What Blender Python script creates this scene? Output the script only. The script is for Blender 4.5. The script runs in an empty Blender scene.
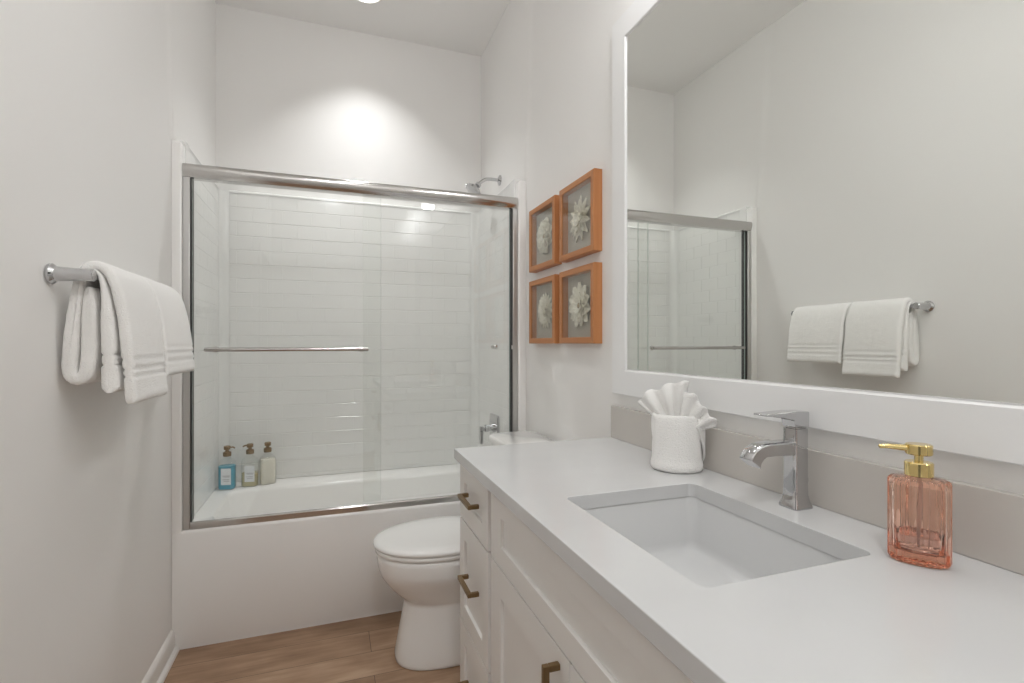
import bpy, bmesh, math, random
from mathutils import Vector, Matrix, noise

# ------------------------------------------------------------------ camera, world, exposure, lights
C = bpy.context.scene.collection
scene = bpy.context.scene
F_PX, YAW, V0 = 503.0, math.radians(19.70), 343.3
H = 1.233
cam_d = bpy.data.cameras.new('camera')
cam = bpy.data.objects.new('camera', cam_d); C.objects.link(cam)
cam_d.sensor_fit = 'HORIZONTAL'; cam_d.sensor_width = 36.0
cam_d.lens = 36.0 * F_PX / 1024.0
cam_d.shift_y = (V0 - 341.5) / 1024.0
cam_d.clip_start = 0.02
cam.location = (0, 0, H)
cam.rotation_euler = (math.radians(90), 0, -YAW)
scene.camera = cam

world = bpy.data.worlds.new('world'); scene.world = world
world.use_nodes = True
world.node_tree.nodes['Background'].inputs[0].default_value = (1, 0.985, 0.965, 1)
world.node_tree.nodes['Background'].inputs[1].default_value = 0.15
scene.view_settings.view_transform = 'Standard'
scene.view_settings.look = 'None'
scene.view_settings.gamma = 1.0
scene.view_settings.use_curve_mapping = False
scene.view_settings.exposure = 0.0
scene.cycles.max_bounces = 14
scene.cycles.diffuse_bounces = 8
scene.cycles.glossy_bounces = 6
scene.cycles.transmission_bounces = 10
scene.cycles.transparent_max_bounces = 16

SHOWER_W = 4.2      # recessed downlight over the tub
ROOM_FILL_W = 0.8        # unseen downlight added as fill over the toilet and floor
ENTRY_FILL_W = 14.0        # unseen downlight added behind the viewer, fill bounced off the near wall
VANITY_E = 20.0      # emission of the vanity light's shades

def lamp(name, loc, size, watts, col=(1, 0.95, 0.88), spread=180):
    l = bpy.data.lights.new(name, 'AREA'); l.shape = 'DISK'; l.size = size; l.energy = watts; l.color = col; l.spread = math.radians(spread)
    o = bpy.data.objects.new(name, l); o.location = loc; C.objects.link(o)
    return o
lamp('shower_downlight_lamp', (0.17, 2.757, 3.062), 0.13, SHOWER_W, (0.985, 0.995, 1.0), 98)
lamp('room_fill_lamp', (0.16, 1.45, 3.062), 0.13, ROOM_FILL_W, (0.985, 0.995, 1.0), 120)
lamp('entry_fill_lamp', (0.0, -0.45, 3.062), 0.13, ENTRY_FILL_W, (0.985, 0.995, 1.0))

# ------------------------------------------------------------------ room dimensions (metres)
XL, XR, YB, YN, ZC = -0.604, 0.916, 3.125, -1.15, 3.085
YT = 2.352                       # front plane of the tub apron and surround flanges
PI = math.pi

# ------------------------------------------------------------------ materials
def new_mat(name):
    m = bpy.data.materials.new(name); m.use_nodes = True
    nt = m.node_tree
    return m, nt, nt.nodes['Principled BSDF'], nt.nodes, nt.links

def plain(name, col, rough=0.5, metal=0.0, spec=0.5, coat=0.0, trans=0.0, ior=1.45, sheen=0.0):
    m, nt, b, N, L = new_mat(name)
    b.inputs['Base Color'].default_value = (*col, 1)
    b.inputs['Roughness'].default_value = rough
    b.inputs['Metallic'].default_value = metal
    b.inputs['Specular IOR Level'].default_value = spec
    b.inputs['Coat Weight'].default_value = coat
    b.inputs['Transmission Weight'].default_value = trans
    b.inputs['IOR'].default_value = ior
    b.inputs['Sheen Weight'].default_value = sheen
    return m

def add_bump(m, scale, strength, dist=0.002, detail=4.0, stretch=(1, 1, 1)):
    nt = m.node_tree; N, L = nt.nodes, nt.links; b = N['Principled BSDF']
    tc = N.new('ShaderNodeTexCoord'); mp = N.new('ShaderNodeMapping'); mp.inputs['Scale'].default_value = stretch
    ns = N.new('ShaderNodeTexNoise'); ns.inputs['Scale'].default_value = scale; ns.inputs['Detail'].default_value = detail
    bp = N.new('ShaderNodeBump'); bp.inputs['Strength'].default_value = strength; bp.inputs['Distance'].default_value = dist
    L.new(tc.outputs['Object'], mp.inputs['Vector']); L.new(mp.outputs['Vector'], ns.inputs['Vector'])
    L.new(ns.outputs['Fac'], bp.inputs['Height']); L.new(bp.outputs['Normal'], b.inputs['Normal'])
    return m

def vary(m, col_a, col_b, scale, stretch=(1, 1, 1), lo=0.35, hi=0.65, detail=5.0):
    nt = m.node_tree; N, L = nt.nodes, nt.links; b = N['Principled BSDF']
    tc = N.new('ShaderNodeTexCoord'); mp = N.new('ShaderNodeMapping'); mp.inputs['Scale'].default_value = stretch
    ns = N.new('ShaderNodeTexNoise'); ns.inputs['Scale'].default_value = scale; ns.inputs['Detail'].default_value = detail
    r = N.new('ShaderNodeValToRGB'); r.color_ramp.elements[0].position = lo; r.color_ramp.elements[1].position = hi
    r.color_ramp.elements[0].color = (*col_a, 1); r.color_ramp.elements[1].color = (*col_b, 1)
    L.new(tc.outputs['Object'], mp.inputs['Vector']); L.new(mp.outputs['Vector'], ns.inputs['Vector'])
    L.new(ns.outputs['Fac'], r.inputs['Fac']); L.new(r.outputs['Color'], b.inputs['Base Color'])
    return m

M = {}
M['wall'] = add_bump(plain('wall_paint', (0.855, 0.845, 0.83), 0.55, spec=0.35), 160, 0.12, 0.001)
M['ceiling'] = add_bump(plain('ceiling_paint', (0.855, 0.845, 0.83), 0.8, spec=0.2), 140, 0.12, 0.001)
M['trim'] = plain('trim_paint', (0.80, 0.785, 0.76), 0.35)
M['cabinet'] = plain('cabinet_paint', (0.79, 0.775, 0.755), 0.38)
M['quartz'] = vary(plain('white_quartz', (0.82, 0.82, 0.82), 0.16), (0.615, 0.617, 0.620), (0.635, 0.637, 0.640), 6.0)
M['splash'] = plain('greige_quartz', (0.58, 0.55, 0.515), 0.22)
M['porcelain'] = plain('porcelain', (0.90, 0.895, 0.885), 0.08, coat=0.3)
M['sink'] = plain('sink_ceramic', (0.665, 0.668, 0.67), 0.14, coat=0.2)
M['acrylic'] = plain('tub_acrylic', (0.87, 0.86, 0.845), 0.16)
M['tile'] = plain('surround_acrylic', (0.82, 0.82, 0.805), 0.13)
M['chrome'] = plain('polished_chrome', (0.60, 0.60, 0.61), 0.05, metal=1.0)
M['nickel'] = add_bump(plain('brushed_nickel', (0.58, 0.565, 0.55), 0.11, metal=1.0), 60, 0.05, 0.001, stretch=(1, 60, 60))
M['jamb'] = plain('satin_aluminium', (0.60, 0.59, 0.58), 0.34, metal=1.0)
M['dark_seal'] = plain('dark_rubber_seal', (0.05, 0.05, 0.05), 0.6)
M['bronze'] = add_bump(plain('aged_brass', (0.27, 0.185, 0.10), 0.38, metal=1.0), 220, 0.1, 0.0005)
M['gold'] = plain('polished_gold', (0.83, 0.66, 0.30), 0.10, metal=1.0)
M['mirror'] = plain('mirror_silver', (0.88, 0.895, 0.87), 0.0, metal=1.0)
M['mirror_frame'] = plain('white_lacquer', (0.86, 0.86, 0.86), 0.30)
M['bevel'] = plain('mirror_bevel', (0.93, 0.93, 0.93), 0.3)
M['towel'] = add_bump(plain('white_terry', (0.95, 0.94, 0.92), 0.95, spec=0.1, sheen=0.3), 330, 0.85, 0.004)
M['linen'] = add_bump(plain('grey_linen', (0.50, 0.465, 0.41), 0.9, spec=0.1), 500, 0.3, 0.001)
M['paper'] = plain('white_paper', (0.88, 0.84, 0.74), 0.8, spec=0.2)
M['flower_centre'] = plain('flower_centre', (0.35, 0.28, 0.18), 0.8)
M['lens'] = None
M['label'] = plain('white_label', (0.78, 0.80, 0.82), 0.6)
M['ink'] = plain('grey_ink', (0.25, 0.24, 0.25), 0.7)
M['door'] = plain('door_paint', (0.84, 0.83, 0.815), 0.4)

def wood(name, a, b, scale, stretch, rough=0.45):
    m = vary(plain(name, a, rough), a, b, scale, stretch, 0.3, 0.7, 8.0)
    return m
M['frame_wood_v'] = wood('picture_wood_upright', (0.42, 0.165, 0.058), (0.57, 0.25, 0.098), 30, (1, 1, 0.06))
M['frame_wood_h'] = wood('picture_wood_level', (0.42, 0.165, 0.058), (0.57, 0.25, 0.098), 30, (1, 0.06, 1))

def emission(name, col, strength):
    m = bpy.data.materials.new(name); m.use_nodes = True
    N, L = m.node_tree.nodes, m.node_tree.links
    N.remove(N['Principled BSDF'])
    e = N.new('ShaderNodeEmission'); e.inputs[0].default_value = (*col, 1); e.inputs[1].default_value = strength
    L.new(e.outputs[0], N['Material Output'].inputs['Surface'])
    return m
M['lens'] = emission('downlight_lens', (1, 0.97, 0.93), 3.0)
M['shade'] = emission('lit_frosted_shade', (0.985, 0.995, 1.0), VANITY_E)

def thin_glass(name, tint, f0=0.04, gain=0.96, rough=0.0):
    m = bpy.data.materials.new(name); m.use_nodes = True
    N, L = m.node_tree.nodes, m.node_tree.links
    N.remove(N['Principled BSDF'])
    lw = N.new('ShaderNodeLayerWeight'); lw.inputs['Blend'].default_value = 0.5
    p = N.new('ShaderNodeMath'); p.operation = 'POWER'; p.inputs[1].default_value = 5.0
    ma = N.new('ShaderNodeMath'); ma.operation = 'MULTIPLY_ADD'; ma.inputs[1].default_value = gain; ma.inputs[2].default_value = f0
    t = N.new('ShaderNodeBsdfTransparent'); t.inputs[0].default_value = (*tint, 1)
    g = N.new('ShaderNodeBsdfGlossy'); g.inputs['Roughness'].default_value = rough
    mx = N.new('ShaderNodeMixShader')
    L.new(lw.outputs['Facing'], p.inputs[0]); L.new(p.outputs[0], ma.inputs[0]); L.new(ma.outputs[0], mx.inputs[0])
    L.new(t.outputs[0], mx.inputs[1]); L.new(g.outputs[0], mx.inputs[2])
    L.new(mx.outputs[0], N['Material Output'].inputs['Surface'])
    return m
M['glass'] = thin_glass('shower_glass', (0.982, 0.988, 0.982), 0.045)
M['glass_edge'] = plain('glass_edge', (0.42, 0.50, 0.47), 0.15)
M['picture_glass'] = thin_glass('picture_glass', (0.97, 0.98, 0.975), 0.025, 0.9)
M['clear_glass'] = thin_glass('bottle_glass', (0.985, 0.99, 0.985), 0.04)

M['rose_glass'] = plain('rose_glass', (1.0, 0.83, 0.745), 0.0, trans=1.0, ior=1.40)
def absorb(m, col, density):
    N, L = m.node_tree.nodes, m.node_tree.links
    va = N.new('ShaderNodeVolumeAbsorption'); va.inputs['Color'].default_value = (*col, 1); va.inputs['Density'].default_value = density
    L.new(va.outputs[0], N['Material Output'].inputs['Volume'])
absorb(M['rose_glass'], (1.0, 0.58, 0.36), 27.0)
M['rose_soap'] = plain('rose_soap', (0.98, 0.92, 0.95), 0.02, trans=0.95, ior=1.34)
M['rose_base'] = plain('rose_base', (0.90, 0.36, 0.20), 0.02, trans=0.9, ior=1.40)
M['tube'] = plain('dip_tube', (0.90, 0.80, 0.78), 0.2, trans=0.5)

def liquid(name, col):
    m = plain(name, col, 0.12, trans=0.25, ior=1.34)
    return m
M['teal'] = liquid('teal_wash', (0.14, 0.50, 0.66))
M['olive'] = liquid('amber_wash', (0.66, 0.60, 0.38))
M['cream'] = liquid('cream_lotion', (0.95, 0.92, 0.83))

def floor_mat():
    m, nt, b, N, L = new_mat('oak_plank_floor')
    tc = N.new('ShaderNodeTexCoord')
    br = N.new('ShaderNodeTexBrick'); br.offset = 0.37; br.squash = 1.0
    br.inputs['Scale'].default_value = 1.0
    br.inputs['Brick Width'].default_value = 1.22; br.inputs['Row Height'].default_value = 0.152
    br.inputs['Mortar Size'].default_value = 0.0012; br.inputs['Mortar Smooth'].default_value = 0.1
    br.inputs['Color1'].default_value = (0.0, 0.0, 0.0, 1); br.inputs['Color2'].default_value = (1, 1, 1, 1)
    br.inputs['Mortar'].default_value = (0.5, 0.5, 0.5, 1)
    mp0 = N.new('ShaderNodeMapping'); mp0.inputs['Location'].default_value = (0.62, 0.045, 0)
    L.new(tc.outputs['Object'], mp0.inputs['Vector']); L.new(mp0.outputs['Vector'], br.inputs['Vector'])
    # grain, shifted from plank to plank
    sc = N.new('ShaderNodeVectorMath'); sc.operation = 'SCALE'; sc.inputs['Scale'].default_value = 7.3
    ad = N.new('ShaderNodeVectorMath'); ad.operation = 'ADD'
    L.new(br.outputs['Color'], sc.inputs[0]); L.new(sc.outputs[0], ad.inputs[0]); L.new(tc.outputs['Object'], ad.inputs[1])
    mp = N.new('ShaderNodeMapping'); mp.inputs['Scale'].default_value = (1.2, 16, 1)
    L.new(ad.outputs[0], mp.inputs['Vector'])
    ns = N.new('ShaderNodeTexNoise'); ns.inputs['Scale'].default_value = 3.0; ns.inputs['Detail'].default_value = 9; ns.inputs['Roughness'].default_value = 0.62
    L.new(mp.outputs['Vector'], ns.inputs['Vector'])
    mp2 = N.new('ShaderNodeMapping'); mp2.inputs['Scale'].default_value = (2.2, 6, 1)
    L.new(ad.outputs[0], mp2.inputs['Vector'])
    n2 = N.new('ShaderNodeTexNoise'); n2.inputs['Scale'].default_value = 2.2; n2.inputs['Detail'].default_value = 3
    L.new(mp2.outputs['Vector'], n2.inputs['Vector'])
    r = N.new('ShaderNodeValToRGB')
    e = r.color_ramp.elements
    e[0].position = 0.30; e[0].color = (0.235, 0.138, 0.082, 1)
    e[1].position = 0.72; e[1].color = (0.51, 0.350, 0.235, 1)
    k = r.color_ramp.elements.new(0.52); k.color = (0.375, 0.238, 0.150, 1)
    mix0 = N.new('ShaderNodeMath'); mix0.operation = 'MULTIPLY_ADD'; mix0.inputs[1].default_value = 0.55
    L.new(n2.outputs['Fac'], mix0.inputs[0])
    half = N.new('ShaderNodeMath'); half.operation = 'MULTIPLY'; half.inputs[1].default_value = 0.45
    L.new(ns.outputs['Fac'], half.inputs[0]); L.new(half.outputs[0], mix0.inputs[2])
    pl = N.new('ShaderNodeMath'); pl.operation = 'MULTIPLY_ADD'; pl.inputs[1].default_value = 0.16; 
    sep = N.new('ShaderNodeSeparateColor'); L.new(br.outputs['Color'], sep.inputs[0])
    L.new(sep.outputs[0], pl.inputs[0])
    sub = N.new('ShaderNodeMath'); sub.operation = 'SUBTRACT'; sub.inputs[1].default_value = 0.08
    L.new(mix0.outputs[0], sub.inputs[0]); L.new(sub.outputs[0], pl.inputs[2])
    L.new(pl.outputs[0], r.inputs['Fac'])
    seam = N.new('ShaderNodeMixRGB'); seam.inputs['Color2'].default_value = (0.11, 0.068, 0.043, 1)
    L.new(br.outputs['Fac'], seam.inputs['Fac']); L.new(r.outputs['Color'], seam.inputs['Color1'])
    L.new(seam.outputs[0], b.inputs['Base Color'])
    b.inputs['Roughness'].default_value = 0.42
    bp = N.new('ShaderNodeBump'); bp.inputs['Strength'].default_value = 0.15; bp.inputs['Distance'].default_value = 0.001
    L.new(ns.outputs['Fac'], bp.inputs['Height']); L.new(bp.outputs['Normal'], b.inputs['Normal'])
    return m
M['floor'] = floor_mat()

# ------------------------------------------------------------------ mesh helpers
def obj(name, bm, mat, parent=None, smooth=None, bevel=0.0, bseg=2, local=False, subsurf=0, solid=0.0):
    bmesh.ops.recalc_face_normals(bm, faces=bm.faces[:])
    me = bpy.data.meshes.new(name); bm.to_mesh(me); bm.free()
    mats = mat if isinstance(mat, (list, tuple)) else [mat]
    for mm in mats: me.materials.append(mm)
    if smooth is not None:
        for p in me.polygons: p.use_smooth = True
        if smooth < 179: me.set_sharp_from_angle(angle=math.radians(smooth))
    o = bpy.data.objects.new(name, me); C.objects.link(o)
    if parent is not None:
        o.parent = parent
        if not local: o.matrix_parent_inverse = parent_matrix(parent).inverted()
    if solid:
        md = o.modifiers.new('solid', 'SOLIDIFY'); md.thickness = solid; md.offset = 0
    if bevel:
        md = o.modifiers.new('bevel', 'BEVEL'); md.width = bevel; md.segments = bseg; md.limit_method = 'ANGLE'
        md.angle_limit = math.radians(35); md.harden_normals = False
    if subsurf:
        md = o.modifiers.new('sub', 'SUBSURF'); md.levels = subsurf; md.render_levels = subsurf
    return o

def parent_matrix(o):
    m = Matrix.LocRotScale(o.location, o.rotation_euler, o.scale)
    if o.parent: m = parent_matrix(o.parent) @ o.matrix_parent_inverse @ m
    return m

def tag(o, label, cat, group=None):
    o['label'] = label; o['category'] = cat
    if group: o['group'] = group
    return o

def thing(name, label, cat, loc=(0, 0, 0), rotz=0.0, group=None):
    o = bpy.data.objects.new(name, None); C.objects.link(o); o.empty_display_size = 0.05
    o.location = loc; o.rotation_euler = (0, 0, rotz)
    return tag(o, label, cat, group)

def struct(name, bm, mat, **kw):
    o = obj(name, bm, mat, **kw); o['kind'] = 'structure'; return o

def new(): return bmesh.new()

def add_box(bm, x0, x1, y0, y1, z0, z1, mi=0):
    vs = [bm.verts.new((x, y, z)) for z in (z0, z1) for y in (y0, y1) for x in (x0, x1)]
    fs = []
    for idx in ((0, 2, 3, 1), (4, 5, 7, 6), (0, 1, 5, 4), (2, 6, 7, 3), (0, 4, 6, 2), (1, 3, 7, 5)):
        f = bm.faces.new([vs[i] for i in idx]); f.material_index = mi; fs.append(f)
    return fs

def bx(*a):
    bm = new(); add_box(bm, *a); return bm

def add_loft(bm, loops, cap0=True, cap1=True, closed=False, mi=0):
    rings = [[bm.verts.new(p) for p in lp] for lp in loops]
    n = len(rings[0])
    pairs = list(zip(rings[:-1], rings[1:]))
    if closed: pairs.append((rings[-1], rings[0]))
    for a, b in pairs:
        for i in range(n):
            j = (i + 1) % n
            f = bm.faces.new((a[i], a[j], b[j], b[i])); f.material_index = mi
    if not closed:
        if cap0: bm.faces.new(list(reversed(rings[0]))).material_index = mi
        if cap1: bm.faces.new(rings[-1]).material_index = mi
    return rings

def circle(c, r, u, v, n=24):
    c, u, v = Vector(c), Vector(u), Vector(v)
    return [c + r * (math.cos(2 * PI * k / n) * u + math.sin(2 * PI * k / n) * v) for k in range(n)]

def add_lathe(bm, c, axis, prof, n=28, cap0=True, cap1=True, mi=0):
    """prof: (distance along the axis, radius)"""
    a = Vector(axis).normalized()
    u = a.orthogonal().normalized(); v = a.cross(u)
    loops = [circle(Vector(c) + a * h, max(r, 1e-5), u, v, n) for h, r in prof]
    add_loft(bm, loops, cap0, cap1, mi=mi)

def lathe(*a, **k):
    bm = new(); add_lathe(bm, *a, **k); return bm

def add_tube(bm, pts, r, n=14, mi=0, cap=True):
    pts = [Vector(p) for p in pts]
    rs = r if isinstance(r, (list, tuple)) else [r] * len(pts)
    t0 = (pts[1] - pts[0]).normalized(); u = t0.orthogonal().normalized()
    loops = []
    for i, p in enumerate(pts):
        t = (pts[min(i + 1, len(pts) - 1)] - pts[max(i - 1, 0)]).normalized()
        u = (u - t * u.dot(t)).normalized(); v = t.cross(u)
        loops.append(circle(p, rs[i], u, v, n))
    add_loft(bm, loops, cap, cap, mi=mi)

def rrect(x0, x1, y0, y1, r, z, n=6):
    out = []
    for cx, cy, a0 in ((x1 - r, y1 - r, 0), (x0 + r, y1 - r, 90), (x0 + r, y0 + r, 180), (x1 - r, y0 + r, 270)):
        for k in range(n + 1):
            a = math.radians(a0 + 90 * k / n)
            out.append(Vector((cx + r * math.cos(a), cy + r * math.sin(a), z)))
    return out

def catmull(pts, per=8):
    P = [Vector(p) for p in pts]; P = [2 * P[0] - P[1]] + P + [2 * P[-1] - P[-2]]
    out = []
    for i in range(1, len(P) - 2):
        a, b, c, d = P[i - 1], P[i], P[i + 1], P[i + 2]
        for k in range(per):
            t = k / per
            out.append(0.5 * (2 * b + (c - a) * t + (2 * a - 5 * b + 4 * c - d) * t * t + (3 * b - a - 3 * c + d) * t ** 3))
    out.append(P[-2]); return out

def plate_with_hole(outer, inner, z0, z1):
    """prism between an outer and an inner outline (lists of (x, y))"""
    bm = new()
    edges = []
    for lp in (outer, inner):
        vs = [bm.verts.new((p[0], p[1], z1)) for p in lp]
        edges += [bm.edges.new((vs[i], vs[(i + 1) % len(vs)])) for i in range(len(vs))]
    r = bmesh.ops.triangle_fill(bm, use_beauty=True, use_dissolve=False, edges=edges)
    faces = [g for g in r['geom'] if isinstance(g, bmesh.types.BMFace)]
    e = bmesh.ops.extrude_face_region(bm, geom=faces)
    for g in e['geom']:
        if isinstance(g, bmesh.types.BMVert): g.co.z = z0
    return bm

# ------------------------------------------------------------------ the room shell
struct('floor', bx(XL - 0.1, XR + 0.1, YN - 0.1, YB + 0.1, -0.05, 0.0), M['floor'])
struct('ceiling', bx(XL - 0.1, XR + 0.1, YN - 0.1, YB + 0.1, ZC, ZC + 0.06), M['ceiling'])
struct('wall_back', bx(XL - 0.1, XR + 0.1, YB, YB + 0.1, 0.0, ZC), M['wall'])
DWY0, DWY1, DWZ = -1.05, -0.20, 2.05        # unseen doorway added in the left wall so world light enters
struct('wall_near', bx(XL - 0.1, XR + 0.1, YN - 0.1, YN, 0.0, ZC), M['wall'])

def side_wall(name, x, s, ystart=YN):
    """s = +1: the room lies towards +x. The alcove stretch stands 8 mm proud beyond a soft vertical crease."""
    bm = new()
    zs = [0, 0.5, 1.0, 1.5, 2.0, 2.036, 2.050, 2.3, 2.55, 2.8, ZC]
    cols = [(None, 0.0), (-0.075, 0.0), (-0.060, 0.0), (-0.045, 0.0), (-0.030, 0.0008), (-0.015, 0.004), (0.0, 0.0072), (0.012, 0.008), (YB, 0.008)]
    grid = []
    for z in zs:
        yc = 2.43 if z < 2.045 else 2.352 - 0.082 * ((z - 2.05) / (ZC - 2.05)) ** 0.8
        row = []
        for off, dx in cols:
            y = ystart if off is None else (YB if off == YB else yc + off)
            row.append(bm.verts.new((x + s * dx, y, z)))
        grid.append(row)
    back = [[bm.verts.new((x - s * 0.1, yy, z)) for yy in (ystart, YB)] for z in (0, ZC)]
    for r0, r1 in zip(grid[:-1], grid[1:]):
        for i in range(len(cols) - 1):
            bm.faces.new((r0[i], r0[i + 1], r1[i + 1], r1[i]))
    bm.faces.new((back[0][0], back[1][0], back[1][1], back[0][1]))
    bm.faces.new([r[0] for r in grid] + [back[1][0], back[0][0]])
    bm.faces.new([r[-1] for r in grid] + [back[1][1], back[0][1]])
    bm.faces.new(list(grid[0]) + [back[0][1], back[0][0]])
    bm.faces.new(list(grid[-1]) + [back[1][1], back[1][0]])
    if ystart > YN:      # the stretch round the added doorway
        add_box(bm, x - 0.1, x, YN, DWY0, 0, ZC); add_box(bm, x - 0.1, x, DWY0, ystart, DWZ, ZC)
    return struct(name, bm, M['wall'], smooth=40)
side_wall('wall_left', XL, 1, DWY1)
side_wall('wall_right', XR, -1)

# baseboard with a bevelled top edge and a shoe moulding, run along the left wall
def sweep_y(prof, y0, y1):
    bm = new(); add_loft(bm, [[(x, y0, z) for x, z in prof], [(x, y1, z) for x, z in prof]]); return bm
struct('baseboard_left', sweep_y([(XL, 0), (XL + 0.014, 0), (XL + 0.014, 0.068), (XL + 0.011, 0.078), (XL + 0.005, 0.086), (XL, 0.090)], DWY1 + 0.071, YT - 0.001), M['trim'], smooth=30)
struct('trim_1', sweep_y([(XL + 0.014, 0), (XL + 0.028, 0), (XL + 0.0275, 0.008), (XL + 0.024, 0.015), (XL + 0.018, 0.019), (XL + 0.014, 0.020)], DWY1 + 0.071, YT - 0.001), M['trim'], smooth=40)
# casing round the added doorway
bm = new()
for y0, y1, z0, z1 in ((DWY0 - 0.07, DWY0, 0.0, DWZ + 0.07), (DWY1, DWY1 + 0.07, 0.0, DWZ + 0.07), (DWY0, DWY1, DWZ, DWZ + 0.07)):
    add_box(bm, XL + 0.0003, XL + 0.016, y0, y1, z0, z1)
struct('trim_2', bm, M['trim'])

# ------------------------------------------------------------------ bathtub
tub = thing('bathtub', 'white alcove bathtub with a plain apron below the sliding glass doors', 'bathtub', (0.155, 2.70, 0))
TX0, TX1, TYB = XL + 0.001, XR - 0.001, 3.112
RIM = 0.477
bm = new()
ap = [(YT + 0.003, 0.0), (YT + 0.003, 0.012), (YT, 0.02), (YT, 0.463), (YT + 0.0015, 0.470), (YT + 0.005, 0.4755), (YT + 0.010, RIM), (YT + 0.06, RIM), (YT + 0.06, 0.0)]
add_loft(bm, [[(TX0, y, z) for y, z in ap], [(TX1, y, z) for y, z in ap]])
obj('apron', bm, M['acrylic'], tub, smooth=35)
bm = new()
NC = 8
loops = [rrect(TX0 + 0.009, TX1 - 0.009, YT + 0.06, TYB, 0.01, 0.30, NC), rrect(TX0 + 0.009, TX1 - 0.009, YT + 0.06, TYB, 0.01, RIM, NC),
         rrect(-0.50, 0.81, YT + 0.105, 2.925, 0.07, RIM, NC), rrect(-0.492, 0.802, YT + 0.112, 2.918, 0.07, RIM - 0.006, NC),
         rrect(-0.487, 0.797, YT + 0.117, 2.912, 0.07, RIM - 0.02, NC), rrect(-0.45, 0.775, YT + 0.135, 2.893, 0.08, 0.20, NC),
         rrect(-0.43, 0.76, YT + 0.15, 2.878, 0.09, 0.14, NC), rrect(-0.38, 0.73, YT + 0.18, 2.845, 0.09, 0.115, NC)]
add_loft(bm, loops, cap0=False, cap1=True)
obj('basin', bm, M['acrylic'], tub, smooth=50)

# ------------------------------------------------------------------ moulded surround with subway tile relief
sur = thing('shower_surround', 'glossy white tub surround moulded with brick laid tiles', 'shower surround', (0.155, 3.0, 0.48))
SXL, SXR, SYB, STOP = -0.566, 0.868, 3.078, 2.058
ROW, TW, GV, DV = 0.0777, 0.1524, 0.0012, 0.0014
def tile_panel(name, a0, a1, face, topz, G=0.0026, DP=0.0026):
    """a runs along the panel; face(a, d, z) gives a point d behind the glossy face"""
    bm = new()
    z_hi = 1.974 + ROW; k = 0
    def quad(ps): bm.faces.new([bm.verts.new(face(*p)) for p in ps])
    zt = topz - 0.012
    quad([(a0, 0.0, z_hi), (a1, 0.0, z_hi), (a1, 0.0, zt), (a0, 0.0, zt)]) if zt > z_hi else None
    z = z_hi
    while z > RIM + 0.005:
        zl = max(z - ROW, RIM + 0.001)
        off = (k % 2) * TW / 2 - TW * 0.2
        edges = [a0]
        n0 = math.floor((a0 - off) / TW) + 1
        while off + n0 * TW < a1 - 0.008:
            if off + n0 * TW > a0 + 0.008: edges.append(off + n0 * TW)
            n0 += 1
        edges.append(a1)
        for l, r in zip(edges[:-1], edges[1:]):
            V = lambda *p: bm.verts.new(face(*p))
            o = [V(l, DP, zl), V(r, DP, zl), V(r, DP, z), V(l, DP, z)]
            q = [V(l + GV, 0, zl + G), V(r - GV, 0, zl + G), V(r - GV, 0, z - G), V(l + GV, 0, z - G)]
            m_ = [V(l, DV, zl + G), V(r, DV, zl + G), V(r, DV, z - G), V(l, DV, z - G)]
            for f_ in ((q[0], q[1], q[2], q[3]), (o[0], o[1], q[1], q[0]), (q[3], q[2], o[2], o[3]), (m_[0], q[0], q[3], m_[3]), (q[1], m_[1], m_[2], q[2]),
                       (o[0], q[0], m_[0]), (o[1], m_[1], q[1]), (o[2], q[2], m_[2]), (o[3], m_[3], q[3])):
                bm.faces.new(f_)
        z = zl; k += 1
    return bm
RC = 0.045
bm = tile_panel('back', SXL + RC, SXR - RC, lambda a, d, z: (a, SYB + d, z), STOP)
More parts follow.
